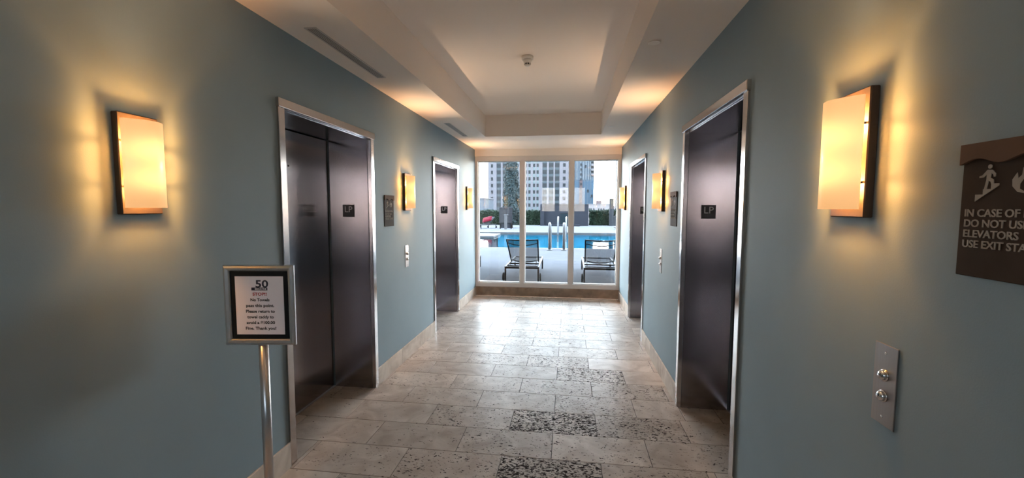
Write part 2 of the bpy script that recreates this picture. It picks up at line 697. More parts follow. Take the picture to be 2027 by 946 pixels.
# rear wall with three high panes
PANES_B = ((-1.06, -.55), (-.38, .02), (.18, .60))
ZB0, ZB1 = 1.45, 2.36
m = MB()
m.box(XL, XR, YB - .2, YB, 0, ZB0)
m.box(XL, XR, YB - .2, YB, ZB1, ZC)
xs = [XL] + [x for p in PANES_B for x in p] + [XR]
for i in range(0, len(xs), 2):
    m.box(xs[i], xs[i + 1], YB - .2, YB, ZB0, ZB1)
struct(m.build('wall_back', WALL), 'teal rear wall with three high window panes')
w2 = struct(root('window_2', (0, YB - .1, ZB0)), 'high rear window of three panes')
for a, b in PANES_B:
    MB().box(a, b, -.004, .004, 0, ZB1 - ZB0).build('pane', GLASS_B, w2)

# ceiling with a recessed tray
TX0, TX1, TY0, TY1 = -1.2, .428, -1.0, 6.0
m = MB()
m.box(XL, TX0, YB, YF + .2, ZC, ZT + .2)
m.box(TX1, XR, YB, YF + .2, ZC, ZT + .2)
m.box(TX0, TX1, YB, TY0, ZC, ZT + .2)
m.box(TX0, TX1, TY1, YF + .2, ZC, ZT + .2)
m.box(TX0, TX1, TY0, TY1, ZT, ZT + .2)
struct(m.build('ceiling', CEIL), 'cream ceiling with a long recessed tray')

# ------------------------------------------------------------------ floor: slab and every travertine tile
m = MB().box(XL - RECESS - .07, XR + RECESS + .07, YB, YF, -.12, -.004)
floor = struct(m.build('floor', GROUT), 'travertine floor laid in running bond')
TL, TW, J = .6115, .3045, .0042
HEAVY = {(1, -.40): 1.0, (-1, -.40): .95, (0, -.093): .25, (3, .207): .45, (4, -.093): .75, (5, -.40): .6, (2, -.093): .45, (3, -.40): .4, (1, .21): .6,
         (-1, .21): .35, (2, .52): .1}
REC_X = (XL - RECESS - .02, XR + RECESS + .02)


def tile(x0, x1, y0, y1, pit):
    if x1 - x0 < .012 or y1 - y0 < .012:
        return
    j = J / 2
    o = MB().cbox(x0 + j, x1 - j, y0 + j, y1 - j, -.012, random.uniform(-.0002, .0003), .0012).build('tile', TILE, floor)
    o['pit'] = pit


for k in range(-14, 17):
    y0, y1 = 2.509 + k * TW, 2.509 + (k + 1) * TW
    y0c, y1c = max(y0, YB), min(y1, YF)
    if y1c - y0c < .02:
        continue
    xoff = -.093 if k % 2 == 0 else .21
    for i in range(-4, 3):
        x0 = xoff + i * TL
        x1 = x0 + TL
        c = (x0 + x1) / 2
        pit = random.uniform(-.08, .2) + (.2 if -.9 < c < .5 else 0)
        for (hk, hx), p in HEAVY.items():
            if hk == k and abs(hx - x0) < .02:
                pit = p
        inside = [o for o in OPEN if y1c > o[0] and y0c < o[1]]
        full = any(y0c >= o[0] and y1c <= o[1] for o in inside)
        if full:
            tile(max(x0, REC_X[0]), min(x1, REC_X[1]), y0c, y1c, pit)
        else:
            tile(max(x0, XL), min(x1, XR), y0c, y1c, pit)
            for o in inside:
                tile(max(x0, REC_X[0]), min(x1, XL), max(y0c, o[0]), min(y1c, o[1]), pit)
                tile(max(x0, XR), min(x1, REC_X[1]), max(y0c, o[0]), min(y1c, o[1]), pit)

# skirting, stone by stone
FW = .05                                        # lift frame face width
for side, x, sgn in (('left', XL, 1), ('right', XR, -1)):
    bb = struct(root('baseboard_' + side, (x, 0, 0)), 'travertine skirting along the %s wall' % side)
    ys = [YB] + [y + s for o in OPEN for y, s in ((o[0], -FW), (o[1], FW))] + [YF - .001]
    for i in range(0, len(ys), 2):
        a, b = ys[i] + .001, ys[i + 1] - .001
        nseg = max(1, round((b - a) / .61))
        for q in range(nseg):
            p0, p1 = a + (b - a) * q / nseg, a + (b - a) * (q + 1) / nseg
            MB().cbox(0, sgn * .013, p0 + .0008, p1 - .0008, .0005, .152, .002).build('skirting_stone', BASE, bb)

# ------------------------------------------------------------------ far window
curb = struct(MB().cbox(XL + .013, XR - .013, YF - .004, YF + .19, 0.0005, .158, .004).build('trim_1', CURB), 'brown stone curb under the far window')
win = struct(root('window_1', (0, YF, .158)), 'floor to ceiling window of three panes onto the pool')
ZW0, ZW1 = .0, 2.463 - .158                     # local heights
MUL = ((XL, -1.602), (-.851, -.771), (-.001, .077), (.818, XR))
fy0, fy1 = .012, .13
MB().cbox(XL, XR, fy0, fy1, ZW0, .078, .003).build('bottom_rail', FRAMEP, win)
MB().cbox(XL, XR, fy0, fy1, ZW1 - .084, ZW1, .003).build('top_rail', FRAMEP, win)
for a, b in MUL:
    MB().cbox(a, b, fy0 - .003, fy1, .078, ZW1 - .084, .003).build('mullion', FRAMEP, win)
PAN = [(MUL[i][1], MUL[i + 1][0]) for i in range(3)]
for i, (a, b) in enumerate(PAN):
    z0, z1 = .078, ZW1 - .084
    t = .013
    if i == 1:
        z0 += .0
    bd = MB()
    bd.box(a, b, .05, .11, z0, z0 + t)
    bd.box(a, b, .05, .11, z1 - t, z1)
    bd.box(a, a + t, .05, .11, z0 + t, z1 - t)
    bd.box(b - t, b, .05, .11, z0 + t, z1 - t)
    bd.build('glazing_bead', BEAD, win)
    MB().box(a + t, b - t, .077, .083, z0 + t, z1 - t).build('pane', GLASS, win)

# ------------------------------------------------------------------ lift doorways
def lift_door(name, x, y0, y1, rz, label):
    """local: +x out of the wall, y along it, z up; root at the middle of the threshold on the wall face"""
    d = struct(root(name, (x, (y0 + y1) / 2, 0), rz), label)
    h = (y1 - y0) / 2
    R = RECESS
    for s in (-1, 1):
        MB().cbox(-.02, .013, s * (h - .002), s * (h + FW), 0.0005, DH, .002).build('jamb', STEEL, d)
        MB().box(-R + .001, -.02, s * (h - .009), s * (h - .001), 0.0005, DH - .004).build('reveal_panel', STEEL_D, d)
    MB().cbox(-.02, .022, -h - FW - .006, h + FW + .006, DH, DH + .052, .003).build('lintel', STEEL, d)
    MB().box(-R + .001, -.02, -h + .009, h - .009, DH - .009, DH - .001).build('head_panel', STEEL_D, d)
    dp = MB().cbox(-R - .035, -R - .012, -h + .014, h - .014, .006, DH - .014, .002).build('door_panel', STEEL_D, d)
    MB().box(-R - .07, -R - .04, -h, h, 0.0005, DH).build('shaft_gap', BLACK, d)
    MB().box(-R - .038, -R + .0, -h + .009, h - .009, -.003, .004).build('threshold', ALU, d)
    MB().lathe([(.007, 0), (.007, .0015)], (-R - .0125, .02, 1.86), 'x', 12).build('key_hole', BLACK, dp)
    return d


lift_door('door_1', XL, *OPEN[0], 0, 'brushed steel lift doorway on the left beside the towel notice')
lift_door('door_2', XL, *OPEN[1], 0, 'brushed steel lift doorway on the left near the window')
lift_door('door_3', XR, *OPEN[0], PI, 'brushed steel lift doorway on the right in the foreground')
lift_door('door_4', XR, *OPEN[1], PI, 'brushed steel lift doorway on the right near the window')


def lp_plate(x, y, label):
    p = root('floor_plate', (x, y - .009, 1.532))
    tag(p, label, 'sign', 'floor plates in the lift doorways')
    MB().cbox(-.052, .052, -.004, 0, -.052, .052, .0015).build('plate', PLATE_BLK, p)
    text('lettering', 'LP', .073, WHITE_INK, p, (0, -.0046, -.012), (PI / 2, 0, 0), .0004, 'CENTER')
    for s in (-1, 1):
        MB().box(-.0505, .0505, -.0045, -.004, s * .0505 - .0006, s * .0505 + .0006).build('border_line', WHITE_INK, p)


lp_plate(-1.845, OPEN[0][1], 'black LP plate in the left lift doorway beside the towel notice')
lp_plate(-1.845, OPEN[1][1], 'black LP plate in the left lift doorway near the window')
lp_plate(1.040, OPEN[0][1], 'black LP plate in the right lift doorway in the foreground')
lp_plate(1.040, OPEN[1][1], 'black LP plate in the right lift doorway near the window')

# ------------------------------------------------------------------ wall sconces
def make_sconce():
    s = root('wall_sconce', (0, 0, 0))
    H = .375
    MB().cbox(0, .026, -.078, .078, -H / 2, H / 2, .003).build('back_plate', BRONZE, s)
    # shade: arc in front of the plate, open at top, bottom and sides
    n, w, e0, e1, hz, th = 20, .080, .042, .098, .1625, .004
    outer, inner = [], []
    for i in range(n + 1):
        t = -1 + 2 * i / n
        y = w * t
        xx = e0 + (e1 - e0) * (1 - t * t) ** .5 if abs(t) < 1 else e0
        # flatten to a shallow arc
        xx = e0 + (e1 - e0) * (1 - t * t)
        outer.append((xx, y))
        inner.append((xx - th, y * .97))
    poly = outer + inner[::-1]
    sh = MB()
    k = len(outer)
    for z0, z1 in ((-hz, hz),):
        vs = [(a, b, z) for z in (z0, z1) for a, b in poly]
        N = len(poly)
        fs = []
        for i in range(N):
            j = (i + 1) % N
            fs.append((i, j, N + j, N + i))
        sh.add(vs, fs, True)
        for i in range(k - 1):
            sh.f.append((i, i + 1, N - 2 - i, N - 1 - i)[::-1])
            sh.f.append((N + i, N + i + 1, 2 * N - 2 - i, 2 * N - 1 - i))
            sh.sm += [False, False]
    shade = sh.build('shade', SHADE, s, (0, 0, -.0005), fix=True)
    for z in (-.085, .085):
        for y in (-.062, .062):
            MB().bar((.026, y, z), (.052, y, z), .006, .006).build('shade_clip', BRONZE, s)
    for z in (-.09, .09):
        ld = bpy.data.lights.new('bulb', 'POINT')
        ld.energy = SCONCE_W * (1.25 if z > 0 else .85)
        ld.color = SCONCE_COL
        ld.shadow_soft_size = .014
        lo = bpy.data.objects.new('bulb', ld)
        COL.objects.link(lo)
        lo.parent = s
        lo.location = (.058, 0, z)
    # fill light added behind the shade to brighten the ceiling, not a real bulb
    ld = bpy.data.lights.new('ceiling_fill', 'SPOT')
    ld.energy = CEIL_FILL_W
    ld.color = (1.0, .74, .50)
    ld.spot_size = math.radians(106)
    ld.spot_blend = 1.0
    ld.shadow_soft_size = .012
    lo = bpy.data.objects.new('ceiling_fill', ld)
    COL.objects.link(lo)
    lo.parent = s
    lo.location = (.066, 0, .150)
    lo.rotation_euler = (PI, math.radians(33), 0)
    return s


sc0 = make_sconce()
SZ = 1.7175
spots = [
    (XL, 1.413, 0, 'lit sconce on the left wall nearest the camera, left of the towel notice'),
    (XL, 4.105, 0, 'lit sconce on the left wall between the two lift doorways'),
    (XL, 6.70, 0, 'lit sconce on the left wall closest to the window'),
    (XR, 1.415, PI, 'lit sconce on the right wall nearest the camera, beside the big exit notice'),
    (XR, 4.09, PI, 'lit sconce on the right wall between the two lift doorways'),
    (XR, 6.70, PI, 'lit sconce on the right wall closest to the window'),
]
for i, (x, y, rz, lab) in enumerate(spots):
    o = sc0 if i == 0 else copy_tree(sc0)
    o.location = (x, y, SZ)
    o.rotation_euler = (0, 0, rz)
    tag(o, lab, 'wall lamp', 'bronze wall sconces')

# ------------------------------------------------------------------ fire notices
def stair_man(place):
    """pictogram pieces as polygons in a unit square (0..1)"""
    out = []
    # staircase
    st = [(0.0, 0.0), (1.06, .70), (1.06, .80), (.72, .80), (.72, .56), (.36, .56), (.36, .32), (0, .32)]
    out.append(st)
    man = [(.34, .40), (.45, .40), (.52, .78), (.62, .72), (.64, .64), (.76, .64), (.74, .82), (.60, .90), (.62, 1.12),
           (.72, 1.04), (.74, .94), (.82, .94), (.82, 1.08), (.66, 1.26), (.44, 1.28), (.22, 1.04), (.08, 1.00), (.08, .92), (.28, .94), (.42, 1.06), (.42, .84)]
    out.append([(p + .06, q + .16) for p, q in man])
    head = [(.60 + .092 * math.cos(2 * PI * i / 14), 1.57 + .10 * math.sin(2 * PI * i / 14)) for i in range(14)]
    out.append(head)
    return out


FLAME = [(.5, 0), (.25, .06), (.08, .25), (.06, .48), (.2, .7), (.24, .5), (.36, .62), (.38, .85), (.58, 1.05), (.56, .78), (.76, .62), (.8, .74), (.94, .46), (.88, .2), (.72, .05)]
FLAME_IN = [(.5, .06), (.34, .16), (.34, .32), (.46, .52), (.5, .36), (.6, .44), (.68, .26), (.62, .12)]


def make_fire_sign():
    s = root('exit_notice', (0, 0, 0))
    W, H = .20, .283
    MB().cbox(0, .006, -W / 2, W / 2, -H / 2, H / 2, .0015).build('plate', SIGNP, s)
    # wavy cap along the top
    wave = []
    for i in range(25):
        t = i / 24
        wave.append((-W / 2 - .001 + (W + .002) * t, H / 2 - .037 + .0065 * math.sin(t * 4 * PI - .8)))
    poly = wave + [(W / 2 + .001, H / 2 + .002), (-W / 2 - .001, H / 2 + .002)]
    c = MB()
    n = 25
    vs = []
    for d in (.006, .013):
        vs += [(d, a, b) for a, b in wave] + [(d, a, H / 2 + .002) for a, b in wave]
    fs = []
    o2 = 2 * n
    for i in range(n - 1):
        fs.append((o2 + i, o2 + i + 1, o2 + n + i + 1, o2 + n + i))
        fs.append((i, i + 1, n + i + 1, n + i)[::-1])
        fs.append((i, i + 1, o2 + i + 1, o2 + i))
        fs.append((n + i, n + i + 1, o2 + n + i + 1, o2 + n + i)[::-1])
    fs.append((0, n, o2 + n, o2))
    fs.append((n - 1, 2 * n - 1, o2 + 2 * n - 1, o2 + n - 1)[::-1])
    c.add(vs, fs)
    c.build('cap', SIGNCAP, s, fix=True)
    sc = .0455
    for q in stair_man(None):
        MB().prism(q, lambda a, b, d: (d, -.066 + a * sc, .020 + b * sc), .006, .0075).build('stair_pictogram', SIGNTXT, s, fix=True)
    # flame drawn as an outline ring plus inner tongue
    MB().prism(FLAME, lambda a, b, d: (d, .004 + a * .058, .034 + b * .058), .006, .0072).build('flame_pictogram', SIGNTXT, s, fix=True)
    MB().prism(FLAME_IN, lambda a, b, d: (d, .004 + a * .058, .034 + b * .058), .0072, .0076).build('flame_core', SIGNP, s, fix=True)
    for i, t in enumerate(('IN CASE OF FIRE', 'DO NOT USE', 'ELEVATORS', 'USE EXIT STAIRS')):
        text('text_line', t, .0225, SIGNTXT, s, (.0068, -.088, -.012 - i * .0222), (PI / 2, 0, PI / 2), .0007, 'LEFT', .0003, spacing=.98)
    return s


fs0 = make_fire_sign()
for i, (x, y, z, rz, lab) in enumerate((
        (XR, .960, 1.5515, PI, 'big brown exit notice cut by the right edge of the photo'),
        (XL, 3.690, 1.5295, 0, 'exit notice on the left wall beside the lift doorway'),
        (XR, 3.645, 1.5515, PI, 'exit notice on the right wall between the lift doorways'))):
    o = fs0 if i == 0 else copy_tree(fs0)
    o.location = (x, y, z)
    o.rotation_euler = (0, 0, rz)
    tag(o, lab, 'sign', 'fire exit notices')


# ------------------------------------------------------------------ call button plates
def make_call():
    s = root('call_button_plate', (0, 0, 0))
    MB().cbox(0, .004, -.042, .042, -.1125, .1125, .0012).build('plate', PLATE_ST, s)
    for z in (-.031, .027):
        MB().lathe([(.0165, 0), (.0165, .003), (.0145, .004)], (.004, 0, z), 'x', 24).build('button_ring', STEEL, s)
        MB().lathe([(.0135, 0), (.0132, .007), (.0105, .0105), (.006, .0125), (.001, .013)], (.006, 0, z), 'x', 24).build('button', CHROME, s)
    for z in (-.089, .089):
        MB().lathe([(.0042, 0), (.0036, .0015), (.0015, .0024)], (.004, 0, z), 'x', 12).build('screw', CHROME, s)
    return s


cb0 = make_call()
for i, (x, y, z, rz, lab) in enumerate((
        (XR, 1.248, 1.0725, PI, 'steel lift call plate below the sconce on the right in the foreground'),
        (XL, 4.103, 1.0645, 0, 'steel lift call plate below the middle sconce on the left wall'),
        (XR, 4.095, 1.063, PI, 'steel lift call plate below the middle sconce on the right wall'))):
    o = cb0 if i == 0 else copy_tree(cb0)
    o.location = (x, y, z)
    o.rotation_euler = (0, 0, rz)
    tag(o, lab, 'call button', 'lift call button plates')

# ------------------------------------------------------------------ towel notice on its stand
SX, SY = -1.395, 1.728
st = root('sign_stand', (SX, SY, 0), -YAW - .0)
tag(st, 'silver pedestal sign about towels standing before the left lift doorway', 'sign stand')
MB().lathe([(.15, .0005), (.15, .006), (.146, .010), (.05, .016), (.024, .022)], n=40).build('base', ALU, st)
MB().lathe([(.0205, .016), (.0205, .93)], n=28).build('pole', ALU, st)
FWD_, FH, FZ = .318, .368, 1.112               # frame size and centre height
FB = .027                                       # frame bar width
w, h = FWD_ / 2, FH / 2


def mitre(a0, a1, b0, b1, horiz):
    """one mitred bar with a rounded-looking bevel; horiz: bar runs along x"""
    m = MB()
    prof = ((0, -.008), (.003, -.017), (FB * .45, -.021), (FB - .004, -.016), (FB, -.010), (FB, .0), (0, .0))
    vs = []
    for end in (0, 1):
        for t, y in prof:
            if horiz:
                s = 1 if b0 > 0 else -1
                z = s * (h - t)
                x = (-(w - t) if end == 0 else (w - t))
            else:
                s = 1 if a0 > 0 else -1
                x = s * (w - t)
                z = (-(h - t) if end == 0 else (h - t))
            vs.append((x, y, z))
    n = len(prof)
    fs = [tuple(range(n)), tuple(range(n, 2 * n))[::-1]]
    for i in range(n):
        j = (i + 1) % n
        fs.append((i, n + i, n + j, j))
    return m.add(vs, fs)


for a, b, hz in ((0, 1, True), (0, -1, True), (1, 0, False), (-1, 0, False)):
    o = mitre(a, a, b, b, hz).build('frame_bar', ALU, st, (0, -.006, FZ), fix=True)
MB().box(-w + .004, w - .004, -.010, -.006, -h + .004, h - .004).build('mat_board', MAT_BLK, st, (0, 0, FZ))
MB().box(-.035, .035, -.006, .012, -h - .03, -h + .10).build('bracket', ALU, st, (0, 0, FZ + .03))
pw, ph = .110, .1345
pap = MB().box(-pw, pw, -.0112, -.010, -ph, ph).build('paper', PAPER, st, (-.002, 0, FZ - .002))
Yt = -.0114
text('lettering', '50', .047, INK_NAVY, pap, (.012, Yt, .084), (PI / 2, 0, 0), 0, 'CENTER', .0012, width=.058)
MB().box(-.036, .037, -.0114, -.0112, .070, .083).build('logo_bar', INK_NAVY, pap)
text('lettering', 'BISCAYNE', .0115, PAPER, pap, (.006, Yt - .0002, .0725), (PI / 2, 0, 0), 0, 'CENTER', .0002, width=.052)
for i, (t, wd) in enumerate((('STOP!!', .064), ('No Towels', .087), ('pass this point.', .128), ('Please return to', .132), ('towel caddy to', .122), ('avoid a $100.00', .130), ('Fine. Thank you!', .140))):
    text('text_line', t, .0185, INK_RED if i == 0 else INK, pap, (.001, Yt, .0465 - i * .0264), (PI / 2, 0, 0), 0, 'CENTER', .0006, width=wd)

# ------------------------------------------------------------------ ceiling fittings
def diffuser(y0, y1, lab):
    d = root('linear_diffuser', (-1.473, (y0 + y1) / 2, ZC))
    tag(d, lab, 'air vent', 'linear ceiling diffusers')
    L = (y1 - y0) / 2
    wv = .036
    f = MB()
    f.box(-wv, -wv + .010, -L, L, -.005, -.0005).box(wv - .010, wv, -L, L, -.005, -.0005)
    f.box(-wv + .010, wv - .010, -L, -L + .012, -.005, -.0005).box(-wv + .010, wv - .010, L - .012, L, -.005, -.0005)
    f.build('frame', VENT, d)
    MB().box(-wv + .010, wv - .010, -L + .012, L - .012, -.0015, -.0005).build('slot', VENT_D, d)
    for x in (-.013, 0, .013):
        MB().bar((x, -L + .012, -.003), (x, L - .012, -.003), .0022, .003).build('slat', VENT, d)


diffuser(2.285, 3.212, 'long slotted air diffuser in the ceiling above the near left lift')
diffuser(4.985, 5.915, 'long slotted air diffuser in the ceiling above the far left lift')


def sprinkler(x, y, lab):
    s = root('sprinkler_cap', (x, y, ZC))
    tag(s, lab, 'sprinkler', 'ceiling sprinkler covers')
    MB().lathe([(.030, -.006), (.037, -.005), (.037, -.003)], n=28).build('cover_disc', CAP_PL, s)
    MB().lathe([(.024, -.003), (.024, -.0003)], n=20).build('shadow_gap', VENT_D, s)


sprinkler(.511, 2.767, 'round cream sprinkler cover in the ceiling, nearer one')
sprinkler(.511, 5.443, 'round cream sprinkler cover in the ceiling close to the window')

sd = root('smoke_detector', (-.376, 3.757, ZT))
tag(sd, 'white smoke detector on the tray ceiling', 'smoke detector')
MB().lathe([(.046, -.028), (.052, -.024), (.052, -.0005)], n=28).build('base', WPLASTIC, sd)
MB().lathe([(.028, -.058), (.044, -.028)], n=28).build('housing', WPLASTIC, sd)
MB().lathe([(.026, -.072), (.026, -.058)], n=28).build('mesh_ring', DKPL, sd)
for i in range(8):
    a = 2 * PI * i / 8
    MB().bar((.0265 * math.cos(a), .0265 * math.sin(a), -.073), (.0265 * math.cos(a), .0265 * math.sin(a), -.057), .005, .005, (math.cos(a), math.sin(a), 0)).build('rib', WPLASTIC, sd)
MB().lathe([(.012, -.082), (.020, -.079), (.026, -.072)], n=24).build('cap', WPLASTIC, sd)

# ------------------------------------------------------------------ outside: the tower's own front, an added light-blocking slab, deck and pool
FACADE = pmat('pale tower render', (.45, .44, .43, 1), rough=.8, spec=.1, noise=.05, nscale=1.0)
m = MB()
m.box(-14, XL - WT, YF - .05, YF + .2, -.4, 3.3)
m.box(XR + WT, 14, YF - .05, YF + .2, -.4, 3.3)
m.box(-14, 14, YF - .05, YF + .2, 3.3, 26)
struct(m.build('wall_outside', FACADE), 'outer front of the tower above and beside the window')
struct(MB().box(-14, 14, YF + .2, YF + 3.4, 2.98, 3.2).build('sky_blocker', FACADE), 'unseen slab added outside the window to block the high sky')  # out of view, added to keep high sky light off the window end
PX0, PX1, PY0, PY1 = -16.0, 12.0, 15.46, 25.96
YO = YF + .20
m = MB()
m.box(-30, 30, YO, PY0, -.4, DECK)
m.box(-30, 30, PY1, 38.6, -.4, DECK)
m.box(-30, PX0, PY0, PY1, -.4, DECK)
m.box(PX1, 30, PY0, PY1, -.4, DECK)
m.box(XL - .5, XR + .5, YF + .19, YO, -.4, DECK - .02)
struct(m.build('pool_deck', DECKM), 'pale stone deck around the pool')
m = MB()
for (a, b, c, d) in ((PX0, PX1, PY0, PY0 + .16), (PX0, PX1, PY1 - .16, PY1)):
    m.box(a, b, c, d, -.06, DECK + .004)
struct(m.build('trim_2', COPING), 'stone coping of the pool')
m = MB()
m.box(PX0, PX1, PY0, PY1, -1.5, -1.3)
m.box(PX0, PX1, PY0, PY0 + .1, -1.3, -.07).box(PX0, PX1, PY1 - .1, PY1, -1.3, -.07)
m.box(PX0, PX0 + .1, PY0 + .1, PY1 - .1, -1.3, -.07).box(PX1 - .1, PX1, PY0 + .1, PY1 - .1, -1.3, -.07)
struct(m.build('pool_basin', BASIN), 'blue mosaic pool basin')
m = MB().add([(PX0 + .1, PY0 + .1, -.02), (PX1 - .1, PY0 + .1, -.02), (PX1 - .1, PY1 - .1, -.02), (PX0 + .1, PY1 - .1, -.02)], [(0, 1, 2, 3)])
wt = m.build('pool_water', WATER)
wt['kind'] = 'stuff'
tag(wt, 'still blue water filling the pool', 'water')
lg = root('pool_ledge', (-5.2, 23.2, -1.29))
tag(lg, 'white stone slab standing in the pool at the left', 'ledge')
MB().cbox(-1.4, 1.22, -1.15, 1.15, 1.27, 1.37, .01).build('slab', COPING, lg)
MB().box(-1.3, 1.08, -1.05, 1.05, 0, 1.27).build('plinth', SLATE2, lg)


# ------------------------------------------------------------------ sun loungers
def make_lounger():
    s = root('sun_lounger', (0, 0, 0))
    hw, L, zt = .335, 1.86, .30
    t, hh = .032, .045
    for sx in (-1, 1):
        MB().cbox(sx * hw - t / 2, sx * hw + t / 2, 0, L, zt - hh, zt, .004).build('side_rail', CHFR, s)
        for y in (0.02, L - .02):
            MB().cbox(sx * hw - .017, sx * hw + .017, y - .02, y + .02, 0, zt - hh, .003).build('leg', CHFR, s)
        wh = MB().lathe([(.045, 0), (.085, .004), (.088, .018), (.085, .032), (.045, .036)], (sx * (hw + .041) - .018, .025, .0885), 'x', 24).build('wheel', WHEEL, s)
        MB().lathe([(.010, 0), (.010, .03)], (sx * (hw + .030) - .015, .025, .0885), 'x', 10).build('axle', CHFR, wh)
    for y in (.016, L - .016):
        MB().cbox(-hw + t / 2, hw - t / 2, y - .016, y + .016, zt - hh, zt, .004).build('cross_rail', CHFR, s)
    MB().cbox(-hw + t / 2, hw - t / 2, .74, .77, zt - .05, zt - .02, .003).build('hinge_rail', CHFR, s)
    # seat sling
    g = MB()
    ny = 8
    vs, fs = [], []
    for i in range(ny + 1):
        y = .80 + (L - .86) * i / ny
        sag = -.012 * math.sin(PI * i / ny)
        for x in (-hw + .02, 0, hw - .02):
            vs.append((x, y, zt - .012 + sag - (.01 if x == 0 else 0)))
    for i in range(ny):
        for k in range(2):
            a = i * 3 + k
            fs.append((a, a + 1, a + 4, a + 3))
    g.add(vs, fs, True).build('seat_sling', SLING, s)
    # backrest
    h0 = Vector((0, .77, zt + .02))
    h1 = Vector((0, .10, zt + .54))
    ax = (h1 - h0)
    nrm = Vector((0, ax.z, -ax.y)).normalized()
    bw0, bw1 = .300, .318
    for sx in (-1, 1):
        MB().bar(h0 + Vector((sx * bw0, 0, 0)), h1 + Vector((sx * bw1, 0, 0)), .026, .030, nrm).build('backrest_rail', CHFR, s)
    MB().tube([h1 + Vector((-bw1, 0, 0)), h1 + Vector((-bw1 * .5, -.012, -.008)), h1 + Vector((0, -.018, -.012)), h1 + Vector((bw1 * .5, -.012, -.008)), h1 + Vector((bw1, 0, 0))], .013, 8).build('top_rail', CHFR, s)
    m0 = h0 + ax * .86
    MB().tube([m0 + Vector((-bw1, 0, 0)), m0 + nrm * -.03 + Vector((-bw1 * .5, 0, -.015)), m0 + nrm * -.045 + Vector((0, 0, -.02)), m0 + nrm * -.03 + Vector((bw1 * .5, 0, -.015)), m0 + Vector((bw1, 0, 0))], .009, 8).build('brace_rail', CHFR, s)
    m1 = h0 + ax * .06
    MB().tube([m1 + Vector((-bw0, 0, 0)), m1 + Vector((-bw0 * .5, -.02, -.03)), m1 + Vector((0, -.028, -.042)), m1 + Vector((bw0 * .5, -.02, -.03)), m1 + Vector((bw0, 0, 0))], .010, 8).build('lower_rail', CHFR, s)
    g = MB()
    vs, fs = [], []
    nu, nv = 8, 8
    for j in range(nv + 1):
        q = j / nv
        for i in range(nu + 1):
            tt = -1 + 2 * i / nu
            p = h0 + ax * (q * 1.0) + Vector((tt * (bw0 + (bw1 - bw0) * q), 0, 0)) + nrm * (.02 - .035 * (1 - tt * tt))
            if j == 0:
                p += Vector((0, -.02, -.03)) * (1 - tt * tt)
            vs.append(p)
    for j in range(nv):
        for i in range(nu):
            a = j * (nu + 1) + i
            fs.append((a, a + 1, a + nu + 2, a + nu + 1))
    g.add(vs, fs, True).build('backrest_sling', SLING, s)
    for sx in (-1, 1):
        MB().tube([h0 + ax * .30 + Vector((sx * .27, 0, 0)), Vector((sx * .27, .33, zt - .01))], .006, 8).build('support_strut', CHFR, s)
    MB().cbox(-hw + t / 2, hw - t / 2, .32, .34, zt - .04, zt - .018, .003).build('strut_rail', CHFR, s)
    return s


ln0 = make_lounger()
LG = 'grey sling sun loungers'
for i, (x, y, rz, lab) in enumerate((
        (-.935, 8.36, math.radians(1.0), 'grey mesh sun lounger seen behind the left window mullion'),
        (.652, 8.40, math.radians(-.3), 'grey mesh sun lounger behind the right window pane'),
        (-2.515, 8.48, math.radians(1.0), 'sun lounger at the left edge of the window, mostly hidden'),
        (-5.72, 31.1, math.radians(155), 'sun lounger carrying the red cushion beyond the pool'),
        (-7.05, 31.9, math.radians(150), 'sun lounger left of the one with the red cushion'))):
    o = ln0 if i == 0 else copy_tree(ln0)
    o.location = (x, y, DECK + (.0045 if False else 0))
    o.rotation_euler = (0, 0, rz)
    tag(o, lab, 'sun lounger', LG)


def pillow(name, wx, wz, d, mat):
    g = MB()
    vs, fs = [], []
    n = 10
    for side in (1, -1):
        for j in range(n + 1):
            for i in range(n + 1):
                a, b = -1 + 2 * i / n, -1 + 2 * j / n
                pin = 1 - .08 * (abs(a * b))
                th = d * max(0, (1 - a ** 4)) ** .6 * max(0, (1 - b ** 4)) ** .6
                vs.append((a * wx * (1 - .07 * (1 - b * b) * 0 - .05 * (1 - abs(b)) * abs(a)) * pin, side * th, b * wz * pin))
    N = (n + 1) ** 2
    for s in range(2):
        for j in range(n):
            for i in range(n):
                a = s * N + j * (n + 1) + i
                q = (a, a + 1, a + n + 2, a + n + 1)
                fs.append(q if s else q[::-1])
    g.add(vs, fs, True)
    return g.build(name, mat)


pl = pillow('cushion', .40, .27, .10, REDC)
_lm = Matrix.Translation((-5.72, 31.1, DECK)) @ Matrix.Rotation(math.radians(155), 4, 'Z')
pl.matrix_world = _lm @ Matrix.Translation((.02, .62, .66)) @ Matrix.Rotation(math.radians(50), 4, 'X') @ Matrix.Rotation(math.radians(24), 4, 'Y')
tag(pl, 'crimson cushion leaning on the sun lounger beyond the pool', 'cushion')

# ------------------------------------------------------------------ pool rails
def pool_rail(x, y, far, lab):
    s = root('pool_handrail', (x, y, DECK))
    tag(s, lab, 'handrail', 'pool handrails')
    d = 1 if not far else -1
    r = .045
    pts = [(0, 0, 0), (0, 0, .78)] + [(0, d * .16 * (1 - math.cos(a)), .78 + .16 * math.sin(a)) for a in (.5, 1.0, 1.57)]
    pts += [(0, d * (.16 + .30), .90), (0, d * .75, .62), (0, d * .86, .30), (0, d * .88, -.55)]
    MB().tube(pts, r, 12).build('tube', RAILM, s)
    MB().lathe([(.095, .0045), (.095, .02), (.05, .03)], n=20).build('base_flange', RAILM, s)


pool_rail(-.672, 14.80, False, 'white pool handrail at the near edge, left one')
pool_rail(-.165, 14.80, False, 'white pool handrail at the near edge, right one')
pool_rail(-.66, 26.45, True, 'white pool handrail at the far edge, left one')
pool_rail(-.16, 26.45, True, 'white pool handrail at the far edge, right one')

